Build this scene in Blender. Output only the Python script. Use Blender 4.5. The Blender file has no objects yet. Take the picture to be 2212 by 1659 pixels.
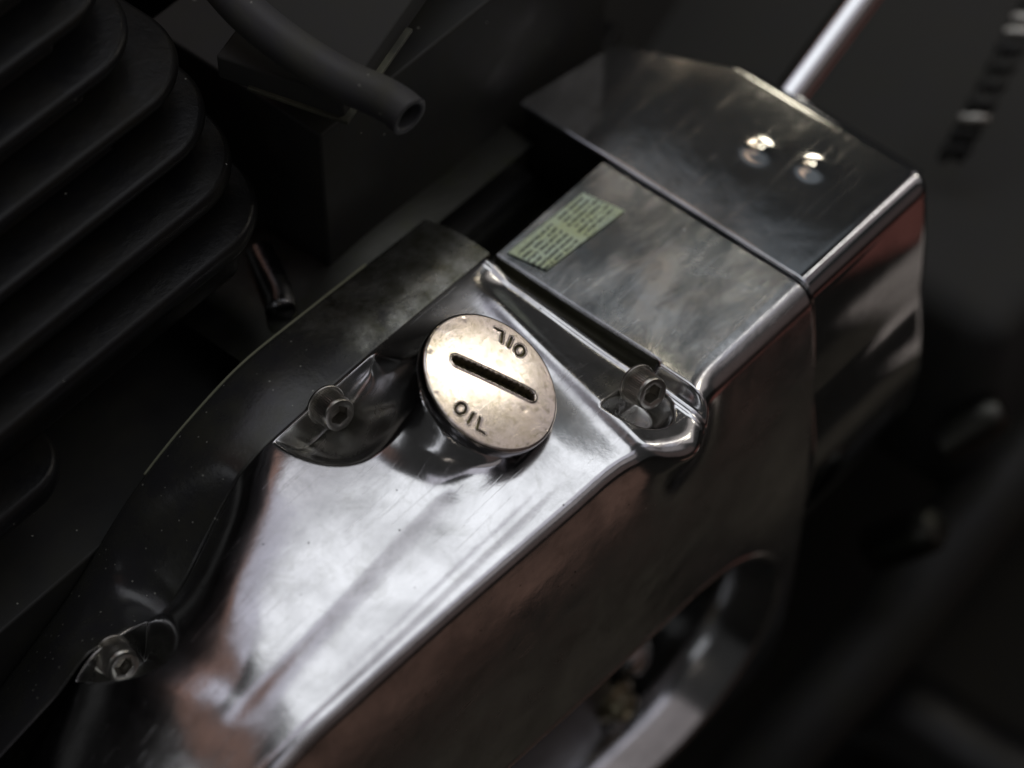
import bpy, bmesh, math, random
import numpy as np
random.seed(4); rng = np.random.default_rng(4)
S = 0.001                                   # the whole model is laid out in millimetres
scene = bpy.context.scene
col = scene.collection

# ---------------------------------------------------------------- camera
TH, PI_ = math.radians(40.7), math.radians(50.8)
D = 900.0
FWD = np.array([math.cos(TH)*math.cos(PI_), math.sin(TH)*math.cos(PI_), -math.sin(PI_)])
RGT = np.array([math.sin(TH), -math.cos(TH), 0.0])
UPV = np.cross(RGT, FWD)
CAM = -FWD*D
cd = bpy.data.cameras.new('camera'); cam = bpy.data.objects.new('camera', cd); col.objects.link(cam)
from mathutils import Matrix, Vector
M = Matrix(((RGT[0], UPV[0], -FWD[0]), (RGT[1], UPV[1], -FWD[1]), (RGT[2], UPV[2], -FWD[2]))).to_4x4()
M.translation = Vector(CAM*S); cam.matrix_world = M
cd.sensor_width = 36; cd.lens = 36*D/(2212/7.5)
cd.clip_start = 0.01; cd.clip_end = 100
cd.dof.use_dof = True; cd.dof.focus_distance = (D-12)*S; cd.dof.aperture_fstop = 4.6
scene.camera = cam
scene.render.engine = 'CYCLES'
scene.render.resolution_x, scene.render.resolution_y = 1024, 768
scene.view_settings.view_transform = 'Standard'; scene.view_settings.look = 'None'
scene.view_settings.exposure = 0; scene.view_settings.gamma = 1

# ---------------------------------------------------------------- world: dim grey room light
w = bpy.data.worlds.new('World'); scene.world = w; w.use_nodes = True
w.node_tree.nodes['Background'].inputs[0].default_value = (1.0, 1.0, .98, 1)
w.node_tree.nodes['Background'].inputs[1].default_value = 0.024

# ---------------------------------------------------------------- lamps
def area(name, loc, target, sx, sy, radiance, color, roll=0.0, spread=180):
    l = bpy.data.lights.new(name, 'AREA'); l.shape = 'RECTANGLE'; l.size = sx*S; l.size_y = sy*S
    l.energy = radiance*math.pi*(sx*S)*(sy*S)*1.0; l.color = color; l.spread = math.radians(spread)
    o = bpy.data.objects.new(name, l); col.objects.link(o)
    o.location = Vector(loc)*S
    q = (Vector(target)-Vector(loc)).to_track_quat('-Z', 'Y'); o.rotation_euler = q.to_euler()
    o.rotation_euler.rotate_axis('Z', math.radians(roll))
    return o
def down(name, x, y, z, sx, sy, rad, color):
    return area(name, (x, y, z), (x, y, z-100), sx, sy, rad, color)
def up(name, x, y, z, sx, sy, rad, color):
    return area(name, (x, y, z), (x, y, z+100), sx, sy, rad, color)
# overhead panels: the light above, with added ones to shape the reflections
down('overhead_lamp', 300, 40, 900, 520, 560, 1.2, (.95, .97, 1.0))
down('overhead_lamp', 80, 505, 900, 350, 370, .62, (.88, .87, 1.0))
down('overhead_lamp', 400, 500, 900, 280, 350, .80, (.95, .95, 1.0))
down('overhead_lamp', 665, 330, 900, 200, 420, .15, (.86, .95, 1.0))
down('overhead_lamp', 260, -430, 900, 900, 380, .55, (.92, .90, 1.0))
down('overhead_lamp', 300, -1150, 900, 1200, 900, .22, (.95, .85, .85))
down('overhead_lamp', 880, -330, 900, 260, 500, .35, (1.0, .80, .80))
down('strip_lamp', 790, -270, 890, 260, 55, 6.0, (1.0, .97, .88))
area('side_fill', (-760, 520, 900), (80, 0, 0), 260, 260, .9, (.95, .97, 1.0))  # added to draw a bright line along the cover seam
area('strip_fill', (-900, -240, 300), (-20, 0, 10), 90, 420, .9, (.94, .96, 1.0))  # two added strips, no window: they model the neck's left side
area('strip_fill', (-700, -620, 420), (-20, 0, 10), 60, 300, .8, (1.0, .88, .76))
down('brown_fill', 95, 1310, 900, 590, 1200, .22, (1.0, .52, .38))  # added pair, mirrored as the brown area on the front shoulder
down('brown_fill', -305, 500, 900, 380, 500, .13, (1.0, .55, .42))
down('amber_fill', 690, 455, 890, 40, 130, .8, (1.0, .66, .42))  # added for the orange streak mirrored in the flat rear plate
# warm bulbs
def bulb(loc, tgt, size, rad, color):
    o = area('warm_bulb', loc, tgt, size, size, rad, color); o.data.shape = 'DISK'; return o
bulb((930, 600, 900), (120, 0, 0), 46, 8, (1.0, .80, .56))
bulb((960, 500, 900), (120, 0, 0), 60, 10, (1.0, .90, .68))
area('warm_lamp', (767, -221, 413), (-14, -5, 19), 560, 460, .34, (1.0, .91, .88))
area('warm_lamp', (730, -190, 440), (-14, -5, 19), 50, 200, 10, (1.0, .94, .78))
# added lamps at floor height, mirrored as coloured bands in the outer faces
up('floor_fill', 190, -475, -410, 330, 190, .070, (1.0, .56, .42))
up('floor_fill', 240, -240, -410, 420, 100, .016, (1.0, .84, .62))
up('floor_fill', 470, -285, -410, 120, 80, .20, (1.0, .86, .76))
up('floor_fill', 620, -510, -410, 290, 340, .09, (1.0, .34, .27))
area('outer_fill', (700, -1700, 200), (300, 0, 200), 1800, 1100, .04, (1.0, .62, .55))  # added brownish panel filling the dark gap along the ridge


# ---------------------------------------------------------------- helpers
def tag(o, label=None, cat=None, group=None, kind=None):
    if label: o['label'] = label
    if cat: o['category'] = cat
    if group: o['group'] = group
    if kind: o['kind'] = kind
    return o
def link(name, me, mat=None, parent=None):
    o = bpy.data.objects.new(name, me); col.objects.link(o)
    if mat and len(me.materials) == 0: me.materials.append(mat)
    if parent is not None: o.parent = parent; o.matrix_parent_inverse = Matrix.Translation(-parent.location)
    return o
def empty(name, loc=(0, 0, 0)):
    o = bpy.data.objects.new(name, None); col.objects.link(o); o.location = Vector(loc)*S; o.empty_display_size = .01
    return o
def mesh(name, v, f, mat=None, parent=None, smooth=True, uv=None, sharp=None):
    me = bpy.data.meshes.new(name)
    v = np.asarray(v, float)*S
    me.from_pydata(v.tolist(), [], [list(map(int, q)) for q in f]); me.validate()
    if smooth: me.polygons.foreach_set('use_smooth', [True]*len(me.polygons))
    if sharp is not None: me.set_sharp_from_angle(angle=math.radians(sharp))
    return link(name, me, mat, parent)
def grid_faces(nu, nv, keep=None, wrap=False):
    i = np.arange(nu-1)[:, None]; j = np.arange(nv-1)[None, :]
    a = (i*nv+j); f = np.stack([a, a+nv, a+nv+1, a+1], -1).reshape(-1, 4)
    if keep is not None: f = f[keep.reshape(-1)]
    return f
def grid(name, P, mat, parent=None, keep=None, flip=False, smooth=True, sharp=None):
    nu, nv, _ = P.shape
    f = grid_faces(nu, nv, keep)
    if flip: f = f[:, ::-1]
    return mesh(name, P.reshape(-1, 3), f, mat, parent, smooth, sharp=sharp)
def ss(a, b, x):
    t = np.clip((x-a)/(b-a), 0, 1); return t*t*(3-2*t)
def bm_obj(name, bm, mat, parent=None, smooth=False, sharp=None):
    me = bpy.data.meshes.new(name); bmesh.ops.recalc_face_normals(bm, faces=bm.faces)
    for vv in bm.verts: vv.co *= S
    bm.to_mesh(me); bm.free()
    if smooth: me.polygons.foreach_set('use_smooth', [True]*len(me.polygons))
    if sharp is not None: me.set_sharp_from_angle(angle=math.radians(sharp))
    return link(name, me, mat, parent)
def box(name, lo, hi, mat, parent=None, bevel=1.0, seg=3, rot=None, piv=None):
    bm = bmesh.new(); bmesh.ops.create_cube(bm, size=1)
    for v in bm.verts:
        v.co = Vector([lo[k]+(v.co[k]+.5)*(hi[k]-lo[k]) for k in range(3)])
    if bevel: bmesh.ops.bevel(bm, geom=bm.edges[:], offset=bevel, segments=seg, profile=.5, affect='EDGES')
    if rot is not None:
        p = Vector(piv)
        for v in bm.verts: v.co = rot @ (v.co-p) + p
    return bm_obj(name, bm, mat, parent, True, 50)
def frame(ax):
    ax = np.asarray(ax, float); ax = ax/np.linalg.norm(ax)
    t = np.array([0, 0, 1.]) if abs(ax[2]) < .9 else np.array([1., 0, 0])
    a = np.cross(t, ax); a /= np.linalg.norm(a); b = np.cross(ax, a)
    return ax, a, b
def tube(name, pts, r, mat, parent=None, n=20, inner=None, cap=True):
    pts = [np.array(p, float) for p in pts]
    # catmull-rom
    out = []
    q = [2*pts[0]-pts[1]]+pts+[2*pts[-1]-pts[-2]]
    for i in range(1, len(q)-2):
        for t in np.linspace(0, 1, 12, endpoint=False):
            out.append(.5*((2*q[i])+(-q[i-1]+q[i+1])*t+(2*q[i-1]-5*q[i]+4*q[i+1]-q[i+2])*t*t+(-q[i-1]+3*q[i]-3*q[i+1]+q[i+2])*t**3))
    out.append(pts[-1]); out = np.array(out); m = len(out)
    tan = np.gradient(out, axis=0); tan /= np.linalg.norm(tan, axis=1)[:, None]
    _, a, b = frame(tan[0]); V = []
    ang = np.linspace(0, 2*np.pi, n+1)
    ca, sa = np.cos(ang), np.sin(ang)
    A = []
    for k in range(m):
        a = a-tan[k]*a.dot(tan[k]); a /= np.linalg.norm(a); b = np.cross(tan[k], a); A.append((a, b))
        V.append(out[k]+r*(ca[:, None]*a+sa[:, None]*b))
    if inner:
        a, b = A[-1]
        V.append(out[-1]+(r-.25)*(ca[:, None]*a+sa[:, None]*b)+tan[-1]*.25)
        V.append(out[-1]+(inner+.25)*(ca[:, None]*a+sa[:, None]*b)+tan[-1]*.25)
        for k in range(m-1, -1, -1):
            a, b = A[k]; V.append(out[k]+inner*(ca[:, None]*a+sa[:, None]*b))
    elif cap:
        V.append(np.repeat(out[-1][None], n+1, 0)); V.insert(0, np.repeat(out[0][None], n+1, 0))
    P = np.array(V)
    return grid(name, P, mat, parent, flip=False)
def lathe(name, c, ax, prof, mat, parent=None, n=48, sharp=40):
    ax, a, b = frame(ax); ang = np.linspace(0, 2*np.pi, n+1)
    P = np.array([[np.array(c)+ax*h+r*(math.cos(t)*a+math.sin(t)*b) for t in ang] for r, h in prof])
    return grid(name, P, mat, parent, sharp=sharp)
def W(x, y, t):                              # a spot seen at x, y (2212 x 1659 frame) lying t mm beyond the middle of the scene
    v = FWD*D+RGT*(x-1106)/7.5+UPV*(829.5-y)/7.5
    return CAM+v*((D+t)/D)
def WP(x, y, ax, val):
    v = FWD*D+RGT*(x-1106)/7.5+UPV*(829.5-y)/7.5
    return CAM+v*((val-CAM[ax])/v[ax])

# ---------------------------------------------------------------- materials
class NT:
    def __init__(s, name):
        s.m = bpy.data.materials.new(name); s.m.use_nodes = True
        s.t = s.m.node_tree; s.p = s.t.nodes['Principled BSDF']
        s.tc = s.t.nodes.new('ShaderNodeTexCoord')
    def n(s, typ, **kw):
        nd = s.t.nodes.new(typ)
        for k, v in kw.items():
            if k in nd.inputs: nd.inputs[k].default_value = v
            else: setattr(nd, k, v)
        return nd
    def l(s, a, b): s.t.links.new(a, b)
    def map(s, scale=(1, 1, 1), rot=(0, 0, 0)):
        mp = s.n('ShaderNodeMapping'); mp.inputs['Scale'].default_value = scale; mp.inputs['Rotation'].default_value = rot
        s.l(s.tc.outputs['Object'], mp.inputs['Vector']); return mp.outputs[0]
    def noise(s, scale, vec=None, detail=4, rough=.55, dist=0.0):
        nd = s.n('ShaderNodeTexNoise'); nd.inputs['Scale'].default_value = scale
        nd.inputs['Detail'].default_value = detail; nd.inputs['Roughness'].default_value = rough; nd.inputs['Distortion'].default_value = dist
        s.l(vec or s.tc.outputs['Object'], nd.inputs['Vector']); return nd.outputs['Fac']
    def ramp(s, src, pts):
        r = s.n('ShaderNodeValToRGB'); e = r.color_ramp.elements
        while len(e) < len(pts): e.new(.5)
        for k, (p, c) in enumerate(pts):
            e[k].position = p; e[k].color = (c, c, c, 1) if not hasattr(c, '__len__') else (*c, 1)
        s.l(src, r.inputs[0]); return r.outputs[0]
    def rng(s, src, a, b, c, d):
        r = s.n('ShaderNodeMapRange'); 
        for k, v in zip(('From Min', 'From Max', 'To Min', 'To Max'), (a, b, c, d)): r.inputs[k].default_value = v
        s.l(src, r.inputs[0]); return r.outputs[0]
    def math(s, op, a, b):
        r = s.n('ShaderNodeMath', operation=op)
        for k, v in ((0, a), (1, b)):
            if isinstance(v, (int, float)): r.inputs[k].default_value = v
            else: s.l(v, r.inputs[k])
        return r.outputs[0]
    def mix(s, f, a, b):
        r = s.n('ShaderNodeMix', data_type='RGBA')
        for k, v in ((0, f), (6, a), (7, b)):
            if isinstance(v, (int, float)): r.inputs[k].default_value = v
            elif hasattr(v, '__len__'): r.inputs[k].default_value = (*v, 1)
            else: s.l(v, r.inputs[k])
        return r.outputs[2]
    def bump(s, h, strength, dist, prev=None):
        b = s.n('ShaderNodeBump'); b.inputs['Strength'].default_value = strength; b.inputs['Distance'].default_value = dist
        s.l(h, b.inputs['Height'])
        if prev is not None: s.l(prev, b.inputs['Normal'])
        return b.outputs[0]
    def specks(s, scale, size, thr, vec=None, seed=0):       # rare small dots
        v = s.n('ShaderNodeTexVoronoi'); v.inputs['Scale'].default_value = scale
        s.l(vec or s.tc.outputs['Object'], v.inputs['Vector'])
        near = s.math('LESS_THAN', v.outputs['Distance'], size)
        sp = s.n('ShaderNodeSeparateColor'); s.l(v.outputs['Color'], sp.inputs[0])
        keep = s.math('GREATER_THAN', sp.outputs[seed], thr)
        return s.math('MULTIPLY', near, keep)
    def scratches(s, rot, scale, thr, seed=0):               # sparse fine lines running one way
        vec = s.map((scale*.035, scale, scale*.2), rot)
        n1 = s.noise(1.0, vec, 2, .5, .3)
        return s.ramp(n1, [(thr, 0), (thr+.006, 1), (thr+.012, 1), (thr+.02, 0)])

def mat_polished(name, base=(.80, .80, .82), r0=.10, r1=.26, dirt=.25, wave=.35, blotch=.5, speck=True, dirtcol=(.16, .16, .12), fb=1.0):
    t = NT(name); p = t.p
    p.inputs['Metallic'].default_value = 1
    big = t.noise(38, None, 5, .6, .4)
    streak = t.noise(1, t.map((16, 46, 30), (0, 0, math.radians(4))), 5, .6, .8)
    fine = t.noise(900, None, 4, .7)
    cloud = t.ramp(big, [(.35, 0), (.68, 1)])
    st = t.ramp(streak, [(.42, 0), (.7, 1)])
    dark = t.math('MULTIPLY', t.math('ADD', cloud, st), .5)
    base2 = tuple(c*(1-blotch*.55) for c in base)
    c = t.mix(dark, base, base2)
    grime = t.ramp(t.noise(120, None, 6, .7, .5), [(.52, 0), (.72, dirt)])
    c = t.mix(grime, c, dirtcol)
    if speck:
        sp = t.specks(900, .22, .93)
        sp2 = t.specks(330, .10, .86, seed=1)
        c = t.mix(sp2, c, (.03, .03, .03))
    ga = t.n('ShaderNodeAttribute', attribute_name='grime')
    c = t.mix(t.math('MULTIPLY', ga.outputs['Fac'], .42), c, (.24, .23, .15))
    sa = t.n('ShaderNodeAttribute', attribute_name='stain')
    cl = t.noise(1.0, t.map((26, 70, 40), (0, 0, .35)), 8, .66, .35)
    c = t.mix(t.math('MULTIPLY', sa.outputs['Fac'], .9), c, t.mix(t.ramp(cl, [(.40, 0), (.62, 1)]), (.13, .16, .18), (.58, .61, .63)))
    t.l(c, p.inputs['Base Color'])
    rr = t.rng(big, .3, .7, r0, r1)
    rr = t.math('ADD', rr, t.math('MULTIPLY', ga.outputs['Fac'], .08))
    rr = t.math('ADD', rr, t.math('MULTIPLY', fine, .05))
    sc1 = t.scratches((0, 0, math.radians(25)), 600, .68); sc2 = t.scratches((0, 0, math.radians(-38)), 460, .70)
    sc3 = t.scratches((0, 0, math.radians(4)), 700, .69)
    sc = t.math('ADD', t.math('ADD', sc1, sc2), sc3)
    rr = t.math('ADD', rr, t.math('MULTIPLY', sc, .05))
    t.l(rr, p.inputs['Roughness'])
    b = t.bump(t.noise(26, None, 3, .5, .3), wave, .0012)
    b = t.bump(t.noise(160, None, 4, .6, 0), .25*fb, .00012, b)
    b = t.bump(fine, .25*fb, .00002, b)
    b = t.bump(sc, .2*fb, .00002, b)
    t.l(b, p.inputs['Normal'])
    return t.m
def mat_dark(name, c=(.07, .07, .068), rough=.5, metal=0.0, dust=.93, tint=(.10, .095, .07), bump=.4, spec=.4, cast=0.0, rear_metal=False):
    t = NT(name); p = t.p
    n = t.noise(60, None, 6, .65)
    cc = t.mix(t.ramp(n, [(.4, 0), (.75, 1)]), c, tint)
    sp = t.specks(520, .16, dust)
    cc = t.mix(sp, cc, (.30, .30, .27))
    t.l(cc, p.inputs['Base Color'])
    p.inputs['Metallic'].default_value = metal
    p.inputs['Specular IOR Level'].default_value = spec
    t.l(t.rng(n, .3, .7, rough-.08, rough+.1), p.inputs['Roughness'])
    b = t.bump(t.noise(700, None, 4, .6), bump, .00008)
    if cast: b = t.bump(t.noise(170, None, 5, .6, .4), cast, .0004, b)
    t.l(b, p.inputs['Normal'])
    if rear_metal:                                  # dirty aluminium blended in towards the rear, dark elsewhere
        sp_ = t.n('ShaderNodeSeparateXYZ'); t.l(t.tc.outputs['Object'], sp_.inputs[0])
        f = t.math('ADD', t.rng(sp_.outputs[0], -.040, .010, 0, 1), t.rng(t.noise(55, None, 6, .7, .6), .3, .7, -.45, .45))
        f = t.ramp(f, [(.30, 0), (.75, 1)])
        m1 = t.mix(t.ramp(t.noise(140, None, 6, .7), [(.35, 0), (.7, 1)]), (.30, .30, .28), (.09, .09, .055))
        t.l(t.mix(f, cc, m1), p.inputs['Base Color'])
        t.l(t.math('ADD', t.math('MULTIPLY', f, .55), metal), p.inputs['Metallic'])
    return t.m
ALU = mat_polished('polished_aluminium', fb=1.9, blotch=.85)
ALU_REAR = mat_polished('polished_aluminium_rear', base=(.60, .61, .64), r0=.02, r1=.07, wave=.10, blotch=.8, fb=.25)
ALU_CLOUD = mat_polished('clouded_aluminium', base=(.66, .72, .74), r0=.08, r1=.22, wave=.3, blotch=1.4, dirt=.8, dirtcol=(.08, .10, .10))
ALU_DIRTY = mat_polished('grimy_aluminium', base=(.10, .10, .09), r0=.3, r1=.42, dirt=.85, blotch=.8, wave=.5, dirtcol=(.07, .075, .045))
CASE = mat_dark('dark_crankcase', (.045, .045, .048), .26, .35, .80, (.06, .06, .045), .5, .5, .25, True)  # same metal as the cover; its shadow is put into this dark base
FIN = mat_dark('black_fin_paint', (.009, .009, .01), .36, 0, .985, (.012, .011, .008), .6, .2, .6)
BLACK = mat_dark('black_plastic', (.025, .025, .025), .5, 0, .985, (.03, .03, .024), .4, .3)
RUBBER = mat_dark('black_rubber', (.06, .06, .065), .55, 0, .98, (.08, .08, .06), .8, .4)
DEEP = mat_dark('matt_black', (.055, .055, .054), .8, 0, 2, (.06, .06, .054), .2, .1)  # even matt black of the background castings and blocks
GROOVE = mat_dark('shaded_groove', (.05, .05, .035), .45, .3, .95, (.10, .095, .06), .6, .5)
STEEL = mat_polished('bolt_steel', base=(.62, .60, .55), r0=.24, r1=.38, dirt=.6, wave=.3, blotch=.8, speck=False, dirtcol=(.10, .09, .06))
CHROME = mat_polished('bright_chrome', base=(.85, .86, .88), r0=.05, r1=.10, dirt=.1, wave=.2, blotch=.1, speck=False)
BRASS = mat_polished('gold_zinc', base=(.42, .37, .25), r0=.25, r1=.4, dirt=.6, wave=.3, blotch=.5, speck=False, dirtcol=(.12, .10, .05))
def mat_cap():
    t = NT('aged_zinc_cap'); p = t.p; p.inputs['Metallic'].default_value = 1
    n = t.noise(90, None, 6, .7, .1); n2 = t.noise(30, None, 3, .5)
    c = t.mix(t.ramp(n, [(.36, 0), (.66, 1)]), (.84, .77, .73), (.50, .44, .35))
    c = t.mix(t.ramp(n2, [(.38, 0), (.68, .8)]), c, (.85, .75, .75))
    c = t.mix(t.ramp(t.noise(520, None, 5, .7), [(.50, 0), (.72, .75)]), c, (.34, .30, .19))
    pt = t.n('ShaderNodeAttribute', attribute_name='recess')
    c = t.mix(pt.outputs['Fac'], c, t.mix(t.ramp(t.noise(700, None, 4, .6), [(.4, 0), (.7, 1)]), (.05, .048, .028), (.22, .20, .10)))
    t.l(c, p.inputs['Base Color'])
    r = t.rng(n, .3, .7, .15, .25); r = t.math('ADD', r, t.math('MULTIPLY', pt.outputs['Fac'], .3)); t.l(r, p.inputs['Roughness'])
    sc = t.math('ADD', t.scratches((0, 0, .6), 500, .6), t.scratches((0, 0, -.9), 420, .62))
    b = t.bump(t.noise(60, None, 2, .5), .05, .0004); b = t.bump(t.noise(800, None, 5, .7), .25, .00003, b); b = t.bump(sc, .12, .00002, b)
    t.l(b, p.inputs['Normal']); return t.m
CAPM = mat_cap()
CAPSIDE = mat_polished('cap_side_metal', base=(.30, .29, .30), r0=.12, r1=.22, dirt=.4, wave=.2, blotch=.4, speck=False, dirtcol=(.05, .05, .04))
def mat_sticker():
    t = NT('green_sticker'); p = t.p
    n = t.noise(150, None, 4, .6)
    sep = t.n('ShaderNodeSeparateXYZ'); t.l(t.tc.outputs['Generated'], sep.inputs[0])
    # print: eight lines of tiny words in two columns
    row = t.math('FRACT', t.math('MULTIPLY', sep.outputs[1], 8.0), 0)
    line = t.math('MULTIPLY', t.math('GREATER_THAN', row, .28), t.math('LESS_THAN', row, .80))
    words = t.noise(1.0, t.map((650, 650, 1)), 1, .5)
    wd = t.math('GREATER_THAN', words, .44)
    gap = t.math('GREATER_THAN', t.math('ABSOLUTE', t.math('SUBTRACT', sep.outputs[0], .52), 0), .035)
    ink = t.math('MULTIPLY', t.math('MULTIPLY', line, wd), gap)
    edge = t.math('MULTIPLY', t.math('LESS_THAN', t.math('ABSOLUTE', t.math('SUBTRACT', sep.outputs[0], .5), 0), .46),
                  t.math('LESS_THAN', t.math('ABSOLUTE', t.math('SUBTRACT', sep.outputs[1], .5), 0), .42))
    ink = t.math('MULTIPLY', ink, edge)
    base = t.mix(t.ramp(n, [(.35, 0), (.65, 1)]), (.80, .95, .76), (.72, .82, .48))
    t.l(t.mix(t.math('MULTIPLY', ink, .85), base, (.05, .07, .05)), p.inputs['Base Color'])
    p.inputs['Roughness'].default_value = .35
    return t.m
STICK = mat_sticker()
GRND = mat_dark('dark_ground', (.025, .0245, .022), .8, 0, .97, (.035, .033, .027), .6, .2)

# ---------------------------------------------------------------- main side cover: surface functions
YJ = 35.0                                    # plane of the joint with the crankcase
V0X = np.arange(-200, 100, 1.0)
V0Z = np.interp(V0X, [-190, -135, -108, -92, -78, -60, 100], [-.6, -.25, .0, .2, .38, .45, .3])
V0Z = np.convolve(np.pad(V0Z, 12, 'edge'), np.ones(25)/25, 'valid')
def hJ(X):                                   # height of the joint line along the engine
    return np.interp(X, HJX, HJZ)
HJX = np.arange(-200, 100, .5)
HJZ = np.interp(HJX, [-190, -150, -139, -122, -112, -105, -95, -84, -76, -66, -20, 90],
                     [-30, -22, -15.5, -21.5, -29, -28.5, -16.5, -4.5, 2.6, 5.2, 6.0, 3.0])
_k = np.exp(-(np.arange(-16, 17)*.5/3.2)**2); _k /= _k.sum()
HJZ = np.convolve(np.pad(HJZ, 16, 'edge'), _k, 'valid')
def yr(X):                                   # outer ridge line
    y = np.interp(X, [-190, -136, -65, -20, 40, 145], [-35, -37.5, -40, -42, -43.5, -45])
    return y
NC = np.array([0.272, -0.456, 0.848]); NC /= np.linalg.norm(NC)     # axis of the oil cap
BOSS = np.array([-19.9, 5.1, 0.0])
BA = np.array([-.20, -.93, .30]); BA /= np.linalg.norm(BA)          # the bolts lean outwards and up
B1 = WP(735, 898, 1, 26.0)-8.2*BA; B2 = WP(1411, 852, 1, -34.5)-8.2*BA; B3 = WP(268, 1441, 1, 26.5)-8.2*BA
def pocket(X, Y, cx, cy, rx, ry, depth, pw=1.0):
    q = ((X-cx)/rx)**2+((Y-cy)/ry)**2
    h = np.clip(1-q, 0, None)
    d = depth*(ss(0, .42*pw/.75, h)*.75+h*.25)
    return d
def A_line(Y): return 13.6+(Y)*.151+0.0      # bright crease right of the filler neck
def H(X, Y):
    v = np.clip((Y-yr(X))/(YJ-yr(X)), -.2, 1)
    hj = hJ(X)
    z = 6.0*(.25*v+.75*v*v*(3-2*v))
    v0 = np.interp(X, V0X, V0Z)              # the inner shoulder rolls over ever further out towards the front
    z += (hj-6.0)*np.clip((v-v0)/(1.0-v0), 0, 1)**(7-3.5*ss(-100, -130, X))
    z += 2.2*np.clip(4*v*(1-v), 0, 1)*ss(12, -10, X)*ss(-130, -60, X)
    # long shallow swellings that run the length of the cover
    lon = ss(28, 0, X)*ss(-150, -120, X)
    z += lon*(.34*np.exp(-((Y+24)/6.0)**2)-.75*np.exp(-((Y+12-.06*(X+60))/4.0)**2)-.50*np.exp(-((Y+33.0)/2.2)**2))*ss(-5, -35, X)
    # the front end falls away
    f = np.clip((-118-X)/40, 0, 2); z -= 9.0*f*f
    # step down to the flange, groove, rear plate
    a = A_line(Y)
    z += 1.3*np.exp(-((X-a)/3.2)**2)*ss(30, 18, Y)
    s_ = np.clip((X-a)/(27.0-a), 0, 1)
    z -= 4.0*(.35*s_+.65*s_*s_*(3-2*s_))*ss(34, 24, Y)
    z += .6*np.exp(-((X-27.4)/.8)**2)
    flat = 1.2+.25*v
    t = ss(29.0, 32.5, X); z = z*(1-t)+flat*t
    z -= 4.5*ss(28.9, 30.2, X)*ss(33.6, 32.3, X)*ss(-29, -24, Y)
    # recesses for the three bolts
    d1 = pocket(X, Y, -42.5-.12*(33.8-Y), 33.8, 21.0, 25.5, 14.5, 1.7)*ss(34.4, 33.6, Y)
    z = z-d1
    d3 = pocket(X, Y, -131.0, 33.8, 14.0, 24.0, 21.0, .9)*ss(34.4, 33.6, Y)
    z = z-d3
    d2 = pocket(X, Y, 19.0, -27.0, 10.5, 16.5, 10.0, 1.4)*ss(-25.2, -26.2, Y)
    z += 1.7*np.exp(-((X-20.5)/11.5)**2-((Y+30)/15)**2)
    z = z-d2
    return z
def bulge2(X): return 10.5*np.exp(-((X-19)/12.0)**2)
def side(X, Z):                              # Y of the outer face below the ridge (Z measured down from the ridge)
    s = -Z
    out = 7.5*(1-np.exp(-s/34.0))
    inn = 3.5*np.clip((s-85)/80, 0, 2)**2
    b = bulge2(X)*np.exp(-(s/17.0)**2)
    return yr(X)-out+inn-b
ZB = -189.5
def profile(X, ny, na, nz):
    """rows across the cover: joint plane -> ridge -> down the outer face"""
    yjs = np.concatenate([np.linspace(YJ+.0, 34.5, 3), np.linspace(34.4, 33.5, 7)])
    rc = 3.6+3.2*ss(0, 18, X)
    ye = yr(X)+rc-bulge2(X)
    pts = []
    base = np.linspace(0, 1, ny)
    ys_all = np.concatenate([yjs[None, :].repeat(len(X), 0), 33.4+(ye[:, None]-33.4)*base[None, :]], 1)
    Xg = X[:, None].repeat(ys_all.shape[1], 1)
    zt = H(Xg, ys_all)
    top = np.stack([Xg, ys_all, zt], -1)
    # rounded ridge: quarter turn between the end of the top and the start of the side
    zc = H(X, ye); 
    slope0 = (H(X, ye+.4)-H(X, ye-.0))/.4
    z1 = zc-rc*1.05
    y1 = side(X, np.minimum(z1-0.0, 0)*1.0)
    p0 = np.stack([ye, zc], -1); p3 = np.stack([y1, z1], -1)
    t0 = np.stack([-np.ones_like(ye), -slope0], -1)
    sl = (side(X, z1-1.0)-y1)/1.0
    t1 = np.stack([sl, -np.ones_like(ye)], -1)
    k = (.58*rc)[:, None]
    a = np.linspace(0, 1, na+1)[1:]
    arc = []
    for s in a:
        q = (1-s)**3*p0+3*(1-s)**2*s*(p0+t0*k)+3*(1-s)*s*s*(p3-t1*k)+s**3*p3
        arc.append(np.stack([X, q[:, 0], q[:, 1]], -1))
    arc = np.stack(arc, 1)
    u = np.linspace(0, 1, nz+1)[1:]
    zz = z1[:, None]+(ZB-z1[:, None])*u[None, :]
    sidep = np.stack([X[:, None].repeat(nz, 1), side(X[:, None], zz), zz], -1)
    return np.concatenate([top, arc, sidep], 1)
def add_boss(P):
    """pull the neck of the oil filler out of the top, along the cap's axis"""
    rel = P-BOSS
    h = rel@NC
    rad = np.linalg.norm(rel-h[..., None]*NC, axis=-1)
    x = np.clip((rad-19.0)/14.5, 0, 1)
    s = (1-x)**2.8*.80+(1-ss(0, .22, x))*.20
    s = s*(P[..., 2] > -20)
    hh = (13.6-h)*s
    hh = np.maximum(hh, 0)*ss(-60, -40, -np.abs(rel[..., 1])-0)
    return P+hh[..., None]*NC
def slot_sdf(X, Z):                          # window in the outer face: rounded end, runs on out of the frame
    cx, cz, r = 27.0, -137.0, 48.0
    dx = np.clip(X-cx, 0, None) if True else 0
    dxl = np.clip(-200-X, 0, None)
    return np.sqrt(dx**2+dxl**2+(Z-cz)**2)-r
SEAM = 84.5
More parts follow.
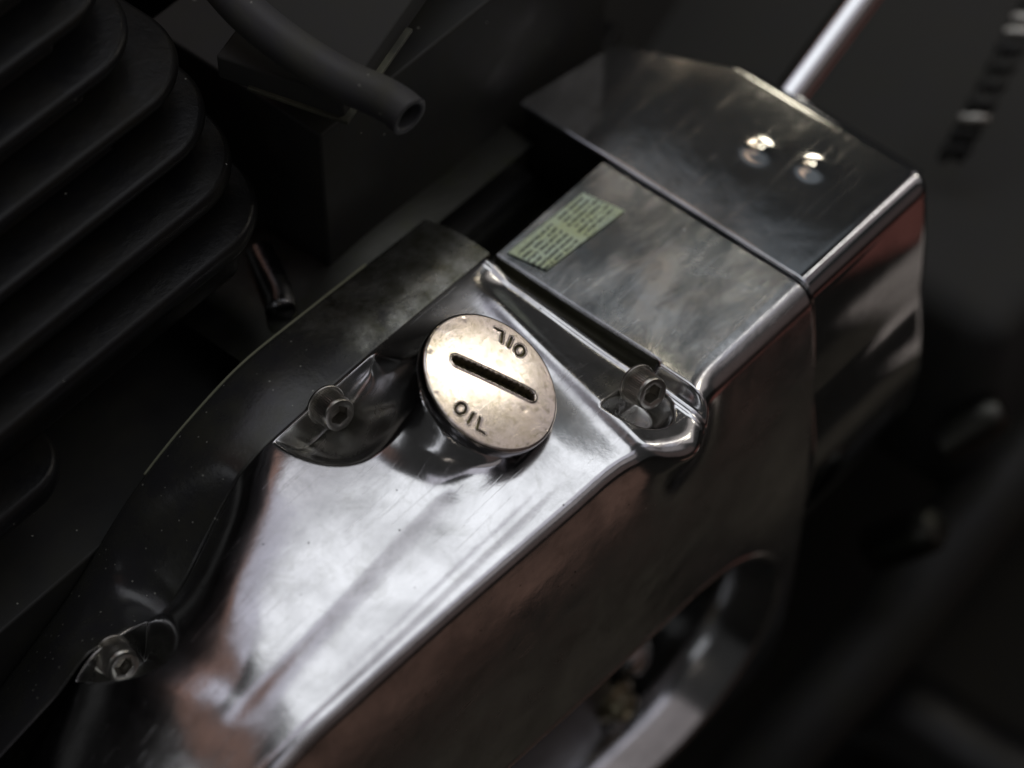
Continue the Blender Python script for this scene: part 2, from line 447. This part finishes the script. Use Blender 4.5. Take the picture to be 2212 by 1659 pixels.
def ends(P, X, x0, x1, r=1.1):
    """roll both ends of a cover in, so the seam shows two rounded lips"""
    for xe, s in ((x0, 1), (x1, -1)):
        if xe is None: continue
        d = np.clip(1-(X-xe)*s/r, 0, 1)
        drop = r*(1-np.sqrt(np.clip(1-d*d, 0, 1)))
        P[..., 2] -= drop[:, None]*(P[..., 1] > yr(X)[:, None]+2)
        P[..., 1] += drop[:, None]*(P[..., 1] <= yr(X)[:, None]+2)
    return P

cover = empty('side_cover', (-20, -40, -60))
tag(cover, 'polished aluminium engine side cover carrying the oil filler neck and socket bolts', 'engine cover')
X = np.concatenate([np.arange(-192, -146, 1.0), np.arange(-146, SEAM-1.6, .55), SEAM-.4-1.2*np.linspace(1, 0, 9)**1.6])
P = profile(X, 170, 14, 190)
P = add_boss(P)
P = ends(P, X, None, SEAM-.4)
mx = .25*(P[:-1, :-1]+P[1:, :-1]+P[:-1, 1:]+P[1:, 1:])
cut = (slot_sdf(mx[..., 0], mx[..., 2]) < -.9) & (mx[..., 1] < -20)
shell = grid('cover_shell', P, ALU, cover, keep=~cut, flip=True)
shell.data.materials.append(ALU_CLOUD); shell.data.materials.append(GROOVE)       # the flat rear part is duller and stained
ctr = np.zeros(len(shell.data.polygons)*3); shell.data.polygons.foreach_get('center', ctr); ctr = ctr.reshape(-1, 3)/S
midx = np.zeros(len(ctr), np.int32)
midx[(ctr[:, 0] > 28.8) & (ctr[:, 0] < 33.4) & (ctr[:, 1] > -27)] = 2      # groove painted dark for its shade, in an olive grime tone
shell.data.polygons.foreach_set('material_index', midx)
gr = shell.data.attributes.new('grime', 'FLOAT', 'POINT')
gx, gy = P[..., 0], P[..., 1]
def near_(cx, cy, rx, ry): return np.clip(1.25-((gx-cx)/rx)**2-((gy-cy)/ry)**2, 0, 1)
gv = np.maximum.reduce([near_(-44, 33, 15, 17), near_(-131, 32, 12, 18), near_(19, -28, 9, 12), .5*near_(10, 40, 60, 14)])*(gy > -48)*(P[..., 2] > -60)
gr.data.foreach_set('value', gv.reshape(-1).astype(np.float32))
sv = ss(31, 36, gx)*ss(-46, -30, gy)*(P[..., 2] > -8)
shell.data.attributes.new('stain', 'FLOAT', 'POINT').data.foreach_set('value', sv.reshape(-1).astype(np.float32))
# machined lip and inner wall of the window
ang = np.linspace(math.pi/2, -math.pi/2, 60)
path = [(x, -137+48, 0, 1) for x in np.linspace(-190, 29, 60)]+[(27+48*math.cos(a), -137+48*math.sin(a), math.cos(a), math.sin(a)) for a in ang]+[(x, -137-48, 0, -1) for x in np.linspace(29, -190, 60)]
prof_ = [(2.4, .25), (1.8, -.10), (1.0, -.42), (.3, -.45), (-.4, 0), (-1.2, .8), (-5.0, 11.5), (-5.8, 12.5), (-5.8, 20)]
R_ = np.array([[(x+nx*s, side(np.array(x+nx*s), np.array(max(z+nz*s, ZB)))+d, z+nz*s) for s, d in prof_] for x, z, nx, nz in path], float)
grid('window_rim', R_, ALU, cover, sharp=50)

# ---------------------------------------------------------------- socket bolts
def bolt_mesh():
    n = 288; ang = np.arange(n+1)*2*np.pi/n
    def ring(rf, z): return np.stack([rf*np.cos(ang), rf*np.sin(ang), np.full(n+1, z)], -1)
    kn = 1+.020*np.sign(np.cos(ang*48+.3))
    hexr = 2.9*np.cos(np.pi/6)/np.cos((ang % (np.pi/3))-np.pi/6)
    one = np.ones(n+1)
    rows = [ring(0*one, -.1), ring(4.6*one, -.1), ring(4.95*kn, .15), ring(5.0*kn, .5), ring(5.0*kn, 4.7), ring(4.98*one, 4.95), ring(5.0*one, 5.3),
            ring(4.9*one, 5.75), ring(4.6*one, 6.05), ring(3.9*one, 6.12), ring(3.35*one, 6.05), ring(hexr*1.04, 5.85), ring(hexr, 5.6), ring(hexr*.98, 2.8), ring(0*one, 2.2)]
    return np.array(rows)
BR = bolt_mesh()
def bolt(c, spin, label, parent):
    P = BR*np.array([1.02, 1.02, 1.34]); s, k = math.sin(spin), math.cos(spin)
    x, y = P[..., 0]*k-P[..., 1]*s, P[..., 0]*s+P[..., 1]*k
    _, a_, b_ = frame(BA); Q = c+x[..., None]*a_+y[..., None]*b_+P[..., 2:3]*BA
    o = grid('socket_bolt', Q, STEEL, parent, sharp=35); o['label'] = label
    lathe('washer', c, BA, [(0, 0), (5.9, 0), (6.1, .2), (6.1, .8), (5.9, 1.0), (0, 1.0)], STEEL, o, 40)
    return o
bolt(B1, .3, 'knurled socket bolt in the pocket left of the oil cap', cover)
bolt(B2, .1, 'socket bolt in the cup at the outer ridge', cover)
bolt(B3, .5, 'dim socket bolt in the shaded front recess', cover)

# ---------------------------------------------------------------- oil filler cap
cap = empty('oil_filler_cap', tuple(BOSS+NC*14))
tag(cap, 'round brassy oil filler cap with screwdriver slot and OIL stamped twice', 'oil cap')
FC = BOSS+NC*22.0                            # centre of the face
E1 = WP(1150, 855, 2, 0)                     # placeholder replaced below
def face_pt(x, y):
    v = FWD*D+RGT*(x-1106)/7.5+UPV*(829.5-y)/7.5
    t = (FC-CAM).dot(NC)/v.dot(NC); return CAM+v*t-FC
s0, s1 = face_pt(985, 777), face_pt(1150, 857)
E1 = s1-s0; E1 /= np.linalg.norm(E1); E2 = np.cross(NC, E1)
def f2(x, y): q = face_pt(x, y); return np.array([q.dot(E1), q.dot(E2)])
SL0, SL1 = f2(989, 779), f2(1146, 853)
RC = 22.0
def seg(px, py, a, b):
    a = np.array(a); b = np.array(b); d = b-a; t = np.clip(((px-a[0])*d[0]+(py-a[1])*d[1])/(d@d), 0, 1)
    return np.hypot(px-a[0]-t*d[0], py-a[1]-t*d[1])
def letters(px, py):
    d = np.full(px.shape, 99.)
    for rot, cR, spots in ((0, -14.9, (-8.6, -4.7, -1.0)), (math.pi, -14.9, (-7.4, -3.6, .1))):
        c, s = math.cos(rot), math.sin(rot)
        qx, qy = px*c+py*s, -px*s+py*c
        for ch, off in zip('OIL', spots):
            a = -off/16.5                     # letters fan along the rim
            ax, ay = -math.sin(a)*16.2, -math.cos(a)*16.2
            lx = (qx-ax)*math.cos(a)-(qy-ay)*math.sin(a)*-1*-1
            lx = (qx-ax)*math.cos(-a)+(qy-ay)*math.sin(-a)
            ly = -(qx-ax)*math.sin(-a)+(qy-ay)*math.cos(-a)
            if ch == 'O': dd = np.abs(np.hypot(lx/1.4, ly/2.0)-1)*1.65
            elif ch == 'I': dd = seg(lx, ly, (0, -2.0), (0, 2.0))
            else: dd = np.minimum(seg(lx, ly, (-.9, 2.0), (-.9, -2.0)), seg(lx, ly, (-.9, -2.0), (1.5, -2.0)))
            d = np.minimum(d, dd)
    return d
nR = 150; nA = 720
rad = np.concatenate([np.linspace(0, 1, nR)*21.2, [21.5, 21.75, 21.92, 22.0, 22.0]])
drop = np.concatenate([np.zeros(nR), [-.06, -.2, -.42, -.75, -1.4]])
aa = np.linspace(0, 2*np.pi, nA+1)
px, py = rad[:, None]*np.cos(aa), rad[:, None]*np.sin(aa)
hz = drop[:, None]+0*px
dsl = seg(px, py, SL0, SL1)
wob = .16*np.sin(px*3.1+py*2)+.12*np.sin(px*7.7+1)+.10*np.sin(px*13.1-py*9)
slot_in = ss(1.75, 1.35, dsl+wob)
hz -= 2.6*slot_in; hz += .22*np.exp(-((dsl-2.0)/.35)**2)
dl = letters(px, py)
let_in = ss(.42, .28, dl); hz -= .65*let_in*(rad[:, None] < 21.3); hz += .10*np.exp(-((dl-.62)/.16)**2)
hz -= .8*(px*px+py*py)/22.0**2
hz += .03*np.sin(px*.21+.6)*np.cos(py*.17)
for _ in range(10):                          # dents along the rim and face
    a = rng.uniform(0, 2*np.pi); rr = rng.uniform(19.5, 22.2) if _ < 8 else rng.uniform(3, 19)
    hz -= rng.uniform(.03, .08)*np.exp(-((px-rr*math.cos(a))**2+(py-rr*math.sin(a))**2)/rng.uniform(.15, .7))
Pc = FC+px[..., None]*E1+py[..., None]*E2+hz[..., None]*NC
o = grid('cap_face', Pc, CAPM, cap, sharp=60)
at = o.data.attributes.new('recess', 'FLOAT', 'POINT')
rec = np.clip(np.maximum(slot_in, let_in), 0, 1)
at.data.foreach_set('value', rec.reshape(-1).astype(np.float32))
lathe('cap_rim', FC, NC, [(21.9, -1.35), (22.05, -1.7), (22.05, -4.6), (21.7, -5.2), (20.6, -5.4), (20.3, -5.8), (20.3, -6.2), (19, -6.4), (0, -6.5)], CAPSIDE, cap, 128)
lathe('sealing_ring', FC, NC, [(18.6, -6.2), (19.3, -6.5), (19.6, -7.2), (19.3, -8.0), (18.0, -8.4), (12, -8.5)], RUBBER, cap, 96)

# ---------------------------------------------------------------- rear cover
rear = empty('rear_cover', (110, -10, -40))
tag(rear, 'dull polished rear sprocket cover behind the thin seam, reddish reflections', 'engine cover')
X2 = np.concatenate([SEAM+.4+1.2*np.linspace(0, 1, 9)**1.6, np.arange(SEAM+2.2, 140, .9), np.linspace(140, 150, 18)])
def rear_prof(X):
    n = len(X)
    yb = np.interp(X, [88, 124, 150], [70, 64, 10])
    ys = np.linspace(0, 1, 70)
    ye = yr(X)+7
    Y = yb[:, None]+(ye-yb)[:, None]*ys
    Z = 1.6+.8*np.sin(np.clip((Y+20)/60, -1, 1))+0*Y
    # domed spots and casting waves
    for bx_, by_ in ((118, 2), (123, -15)): Z += .32*np.exp(-((X[:, None]-bx_)/4)**2-((Y-by_)/4)**2)
    rnd = ss(140, 150, X)[:, None]
    Z = Z-7*rnd**2
    top = np.stack([X[:, None].repeat(70, 1), Y, Z], -1)
    a = np.linspace(0, math.pi/2, 14)[1:]
    zc = Z[:, -1]
    inw = 14*ss(138, 153, X)**2
    arc = np.stack([np.stack([X, ye-7*math.sin(t)+inw*math.sin(t), zc-7+7*math.cos(t)], -1) for t in a], 1)
    zb = np.interp(X, [84, 100, 136, 144, 150], [-132, -118, -106, -94, -74])
    u = np.linspace(0, 1, 90)[1:]
    zz = (zc-7)[:, None]+(zb-(zc-7))[:, None]*u
    s = -(zz-(zc-7)[:, None])
    yy = (ye-7+inw)[:, None]-5.0*(1-np.exp(-s/30))-2.6*ss(38, 72, s)+9*np.clip((s-72)/50, 0, 2)**2
    sd = np.stack([X[:, None].repeat(89, 1), yy, zz], -1)
    # lower edge turned in
    last = sd[:, -1:].copy(); l2 = last.copy(); l2[..., 1] += 3; l2[..., 2] -= 1.5; l3 = l2.copy(); l3[..., 1] += 14
    return np.concatenate([top, arc, sd, l2, l3], 1)
P2 = rear_prof(X2); P2 = ends(P2, X2, SEAM+.4, None)
# end wall
endw = P2[-1:].copy(); endw[..., 0] -= 1; e2 = endw.copy(); e2[..., 1] = endw[..., 1]*.6+6; e2[..., 0] += 3.0; 
e3 = P2[-1:].copy(); e3[..., 0] += 1.2; e3[..., 1] = e3[..., 1]*.97+.4; e3[..., 2] -= 1.0
e4 = P2[-1:].copy(); e4[..., 0] += .6; e4[..., 1] = e4[..., 1]*.2+6; e4[..., 2] = e4[..., 2]*.8-20
grid('cover_shell', np.concatenate([P2, e3, e4], 0), ALU_REAR, rear, flip=True)
# inner wall of the rear plate towards the recess
box('end_flange', (86.2, 36, -40), (90, 69, -.6), BLACK, rear, .6)

# sticker on the flat behind the filler
corn = [WP(1096, 541, 2, 3.0), WP(1180, 580, 2, 2.6), WP(1349, 452, 2, 2.6), WP(1260, 411, 2, 3.0)]
st = empty('warning_sticker', tuple(corn[0]))
def Hp(x, y): return float(H(np.array([x]), np.array([y]))[0])
nn = 24; SG = np.zeros((nn*2, nn, 3))
for i in range(nn*2):
    for j in range(nn):
        a, b = i/(nn*2-1), j/(nn-1)
        q = (corn[0]*(1-a)+corn[3]*a)*(1-b)+(corn[1]*(1-a)+corn[2]*a)*b
        q = q.copy(); q[1] = min(q[1], 34.8); q[2] = Hp(q[0], q[1])+.35; SG[i, j] = q
bpy.data.objects.remove(st)
sk = grid('warning_sticker', SG, STICK); 
tag(sk, 'small pale green printed sticker on the flat plate behind the oil cap', 'sticker')
m_ = sk.modifiers.new('thick', 'SOLIDIFY'); m_.thickness = .0003

# ---------------------------------------------------------------- crankcase behind the cover
case = empty('crankcase', (-40, 50, -20))
tag(case, 'dark dusty crankcase casting between the bright cover and the finned cylinder', 'crankcase')
Xc = np.concatenate([np.arange(-192, 32, 1.0)])
Yc = np.concatenate([[35.1, 35.4, 35.8], np.linspace(36.4, 60, 40), [61, 61.8, 62.3, 62.5, 62.5, 62.5]])
zback = np.interp(Xc, [-190, -150, -117, -100, -82, -65, -47, -10, 32], [-60, -45, -29, -14, -5, .5, 4.5, 2.5, 0])
zback = np.convolve(np.pad(zback, 9, 'edge'), np.ones(19)/19, 'valid')
def caseZ(x, y):
    v = np.clip((y-35)/27, 0, 1); a = hJ(x)-.5; b = np.interp(x, Xc, zback)
    lobe = 3.5*np.sin(np.pi*v)
    ln = 8*np.exp(-((x+129)/9)**2)*0
    return a*(1-v)+b*v+lobe*.6
Zc = caseZ(Xc[:, None], Yc[None, :]); 
for k, dz in zip(range(-6, 0), (.1, .5, 1.2, 2.2, 20, 70)): Zc[:, k] -= dz
Zc[:, 0] -= .8; Zc[:, 1] -= .25
Pk = np.stack([Xc[:, None]+0*Zc, Yc[None, :]+0*Zc, Zc], -1)
kf = np.zeros((len(Xc)-1, len(Yc)-1), bool); kf[:] = True
grid('case_wall', Pk, CASE, case, flip=False)
# gasket bead along the back joint
gp = [(x, 62.6, float(caseZ(np.array(x), 62.))-1.2) for x in np.linspace(-88, 6, 16)]
tube('gasket_edge', gp, .42, mat_dark('gasket_paper', (.22, .23, .16), .7, 0, .95, (.30, .30, .22), .5, .2), case, 10)
# dirty aluminium deck behind and right of the filler
dk = np.arange(-40, 84, 1.5)[:, None]; dy = np.linspace(62.7, 122, 50)[None, :]
dz = -9+3.5*np.exp(-((dk-20)/30)**2-((dy-78)/14)**2)-12*ss(100, 122, dy+0*dk)
grid('case_deck', np.stack([dk+0*dz, dy+0*dz, dz], -1), ALU_DIRTY, case)
dk = np.arange(32.2, 86, 1.0)[:, None]; dy = np.linspace(35.3, 62.6, 40)[None, :]
dz = -26-4*ss(50, 62, dy)+0*dk
grid('case_deck', np.stack([dk+0*dz, dy+0*dz, dz], -1), ALU_DIRTY, case)
bx = box('case_back', (-192, 62.8, -160), (84, 140, -24), BLACK, case, 1)
# rounded dowel tube leaning at the cylinder's foot
tube('dowel_tube', [W(560, 545, 40), W(580, 590, 34), W(602, 640, 28), W(606, 672, 24)], 4.6, mat_polished('boss_metal', base=(.30, .30, .31), r0=.2, r1=.3, dirt=.6, speck=False, dirtcol=(.08, .07, .05)), case, 32)

# ---------------------------------------------------------------- finned cylinder at the left
cyl = empty('engine_cylinder', (-120, 140, 10))
tag(cyl, 'black engine cylinder with thick rounded cooling fins at the upper left', 'cylinder')
def fin_mesh(x0, x1, y0, y1, z, th, rcor, e=1.9):
    """a rounded plate: outline offset inwards at its upper and lower edges"""
    out = []
    def arc(cx, cy, a0, a1, n=22): return [(cx, cy, math.cos(t), math.sin(t)) for t in np.linspace(a0, a1, n)]
    pts = arc(x1-rcor, y0+rcor, -math.pi/2, 0)+arc(x1-rcor*.6, y1-rcor*.6, 0, math.pi/2)+arc(x0+rcor, y1-rcor, math.pi/2, math.pi)+arc(x0+rcor, y0+rcor, math.pi, 1.5*math.pi)
    rc = [rcor]*22+[rcor*.6]*22+[rcor]*44
    prof = [(-8, -th/2-.6), (-e, -th/2)]+[(-e+e*math.cos(t), (th/2)*math.sin(t)) for t in np.linspace(-math.pi/2, math.pi/2, 9)]+[(-e, th/2), (-8, th/2+.6), (-14, th/2+.9)]
    for off, dz in prof:
        out.append([(cx+(r+off)*nx, cy+(r+off)*ny, z+dz) for (cx, cy, nx, ny), r in zip(pts, rc)])
    P = np.array(out); P = np.concatenate([P, P[:, :1]], 1)
    mid = np.array([(x0+x1)/2, (y0+y1)/2, z]); lo = mid+0*P[:1]; lo[..., 2] = P[0, 0, 2]; hi = mid+0*P[:1]; hi[..., 2] = P[-1, 0, 2]
    return np.concatenate([lo, P, hi], 0)
for i in range(9):
    z = 30+14.5*i; yf = 75.0+8.4*i; xr = -9.0-.6*i-(9.0 if i > 3 else 0)
    o = grid('fin', fin_mesh(-330, xr, yf, yf+120, z, 4.6 if i > 1 else 7.0, 26), FIN, cyl, sharp=60)
# slanted barrel behind the fins
V = []
for i in range(0, 12):
    z = 24+12.0*i; yf = 75+7.0*(i-.5)
    V.append([(-318, yf+108, z), (-318, yf+13, z), (-44-i, yf+13, z), (-32-i, yf+22, z), (-31-i, yf+108, z)])
V = np.array(V, float)
grid('barrel', V, FIN, cyl, smooth=False)
grid('base_flange', fin_mesh(-330, -104, 68.5, 150, 6, 9.0, 16), FIN, cyl, sharp=60)
box('base_flange', (-330, 82, 8), (-24, 180, 24), FIN, cyl, 5, 5)

# ---------------------------------------------------------------- open ended hose
pts = [W(455, -60, -18), W(535, 28, -26), W(635, 108, -32), W(735, 170, -36), W(815, 206, -39), W(856, 229, -42), W(884, 252, -44)]
hs = tube('rubber_hose', pts, 6.0, RUBBER, None, 40, inner=4.3)
tag(hs, 'thick black rubber hose with a cut open end above the crankcase', 'hose', 'rubber hoses')
hs2 = tube('rubber_hose', [W(520, -40, 95), W(610, 28, 85), W(740, 70, 80), W(860, 105, 78), W(1000, 160, 80), W(1130, 215, 84)], 4.2, RUBBER, None, 20)
tag(hs2, 'blurred thin black hose running behind the open ended hose', 'hose', 'rubber hoses')

# ---------------------------------------------------------------- black box and rear ribbed casting
bb = empty('airbox', (70, 130, 20)); tag(bb, 'black box with a thin scuffed top edge behind the filler', 'airbox')
qa = WP(708, 600, 2, -12)
ax0, ay0 = qa[0], qa[1]
box('box_body', (ax0, ay0-1, -40), (ax0+130, ay0+70, 50), BLACK, bb, 1.2)
def tilted(name, org, e, lo, hi, mat, parent, bevel):        # a box laid along the slanted direction e
    a = math.atan2(e[1], e[0]); o_ = np.array(org)
    R = Matrix.Rotation(a, 3, 'Z')
    return box(name, tuple(o_+lo), tuple(o_+hi), mat, parent, bevel, 4, R, tuple(o_))
e_ = np.array([-7.1, 25.5, 0]); K0 = WP(742, 262, 0, ax0-2)
tilted('box_lid', K0, e_, np.array([0, -150, 0]), np.array([40, 0, 9]), DEEP, bb, 1.0)
tilted('lid_seam', K0, e_, np.array([-2, -40, .2]), np.array([30, 1.2, 1.6]), mat_dark('scuffed_black', (.05, .05, .04), .6, 0, .9, (.16, .16, .11), .6, .3), bb, .4)
rc_ = empty('rear_cylinder', (200, 150, 60)); tag(rc_, 'blurred black ribbed casting at the top centre behind the hoses', 'cylinder')
K1 = W(1150, 300, 120)
tilted('casting_body', K1, e_, np.array([0, -160, -90]), np.array([330, -6, 140]), DEEP, rc_, 5)
for i in range(6):
    tilted('rib', K1, e_, np.array([-6+4*i, -60, -4+19.0*i]), np.array([330, 10-2*i, 2+19.0*i]), FIN, rc_, 2.4)

# upper right: chrome tube, bracket
ct = empty('chrome_tube', tuple(W(1720, 190, 60))); tag(ct, 'blurred bright chrome tube rising at the upper right corner', 'tube')
a_ = WP(1716, 196, 2, 1.5)+FWD*14; b_ = W(1905, -60, 98)
dr = (b_-a_)/np.linalg.norm(b_-a_)
tube('tube_body', [a_-dr*34, a_, (a_*2+b_)/3, (a_+2*b_)/3, b_], 5.8, CHROME, ct, 40)
# hex bolt heads and beads of a drive chain, far right
ch = empty('drive_chain', tuple(W(2130, 200, 150))); tag(ch, 'out of focus drive chain glinting at the far right edge', 'chain')
cs = [W(2250, -20, 150), W(2190, 90, 150), W(2115, 235, 150), W(2050, 350, 160)]
def lerp(pl, t):
    t = t*(len(pl)-1); i = min(int(t), len(pl)-2); return pl[i]*(1-(t-i))+pl[i+1]*(t-i)
for k in range(11):
    p0, p1 = lerp(cs, k/11), lerp(cs, (k+1)/11)
    d_ = (p1-p0); L_ = np.linalg.norm(d_); d_ /= L_
    for s in (-1, 1):
        n_ = RGT*.8*s*3.2
        tube('link_plate', [p0+n_+d_*.6, (p0+p1)/2+n_, p1+n_-d_*.6], 2.0, BLACK, ch, 10)
    lathe('roller', p0, RGT, [(0, -5), (1.8, -5), (1.9, -4.6), (2.6, -3), (2.6, 3), (1.9, 4.6), (1.8, 5), (0, 5)], STEEL if k in (2, 3, 8) else BLACK, ch, 16)  # glints placed by material: a few rollers steel, the others black

# ---------------------------------------------------------------- inside the window of the side cover
sb = empty('sprocket_bracket', (0, -20, -120)); tag(sb, 'grey cast bracket seen through the rounded window of the side cover', 'bracket')
p = WP(1235, 1600, 1, -22)
brz = mat_polished('bracket_cast', base=(.34, .35, .38), r0=.3, r1=.42, dirt=.6, speck=False, dirtcol=(.20, .22, .13), wave=.6)
poly = [WP(x, y, 1, -26) for x, y in ((1020, 1760), (1060, 1640), (1180, 1510), (1285, 1425), (1330, 1470), (1300, 1560), (1340, 1650), (1330, 1800))]
bm = bmesh.new(); f0 = bm.faces.new([bm.verts.new(Vector(q)) for q in poly]); r = bmesh.ops.extrude_face_region(bm, geom=[f0])
for v in [g for g in r['geom'] if isinstance(g, bmesh.types.BMVert)]: v.co.y += 10
bmesh.ops.bevel(bm, geom=[e for e in bm.edges], offset=1.8, segments=4, affect='EDGES')
bm_obj('bracket_body', bm, brz, sb, True, 60)
q = WP(1325, 1512, 1, -26)
gb = lathe('flange_bolt', q, (0, -1, 0), [(8.2, 0), (8.2, 1.2), (7.2, 2.2), (6.2, 3.0), (5.4, 6.0), (4.6, 6.8), (3.4, 6.6), (2.8, 5.4), (0, 5.2)], BRASS, sb, 40, 30)
sp_ = empty('output_shaft', (10, -10, -110)); tag(sp_, 'dark round output shaft with a glinting shoulder inside the cover window', 'shaft')
lathe('shaft_disc', WP(1480, 1440, 1, 8), (0, -1, 0), [(0, 12), (9, 12), (12, 10), (13, 2), (26, 0), (27, -3), (27, -8)], mat_dark('oily_black', (.04, .04, .04), .28, .4, 2, (.05, .05, .045), .3, .5), sp_, 64)
lathe('shaft_cup', WP(1375, 1410, 1, -26), (.2, -1, .5), [(0, 3), (5, 2.4), (7.5, 0), (8, -5), (7, -16)], CHROME, sp_, 40)
box('case_inside', (-190, 12, -175), (83, 20, -70), DEEP, sp_, .5)

# ---------------------------------------------------------------- under and behind: frame, pipe
fr = tube('frame_rail', [W(1560, 1760, 190), W(1700, 1600, 190), W(1900, 1380, 195), W(2100, 1120, 200), W(2300, 880, 210)], 15, BLACK, None, 28)
tag(fr, 'blurred dark frame rail rising towards the right below the covers', 'frame tube')
ex = tube('exhaust_pipe', [W(1700, 1660, 260), W(1880, 1560, 250), W(2100, 1680, 240), W(2350, 1820, 230)], 24, FIN, None, 28)
tag(ex, 'dark bent exhaust pipe in the lower right corner', 'exhaust pipe')
sw = lathe('peg_knob', W(2125, 905, 160), (.6, -.4, .5), [(0, 8), (5, 7.5), (7, 5), (7.4, 0), (7.4, -16)], ALU_DIRTY, None, 32)
tag(sw, 'dim blurred metal knob on the dark frame, the upper of the two', 'knob', 'knobs on the frame')
sw2 = lathe('peg_knob', W(1985, 1150, 150), (.2, -.5, .6), [(0, 9), (6, 8), (8, 5), (8.4, 0), (8.4, -20)], ALU_DIRTY, None, 32)
tag(sw2, 'dim blurred metal knob below the rear cover, the lower of the two', 'knob', 'knobs on the frame')
bk = box('backing_block', (60, 70, -330), (520, 420, -180), DEEP, None, 12, 4)  # added block that keeps the lower right background dark
tag(bk, 'added black block filling the dark background at the lower right', 'backing_block')
bk = box('backing_box', (175, -60, -190), (480, 300, -90), DEEP, None, 12, 4)  # added dark block closing the background at the right
tag(bk, 'added black block behind the covers at the right edge', 'case')

g = mesh('ground', [(-3000, -3000, -430), (3000, -3000, -430), (3000, 3000, -430), (-3000, 3000, -430)], [(0, 1, 2, 3)], GRND, None, False)
tag(g, kind='structure')
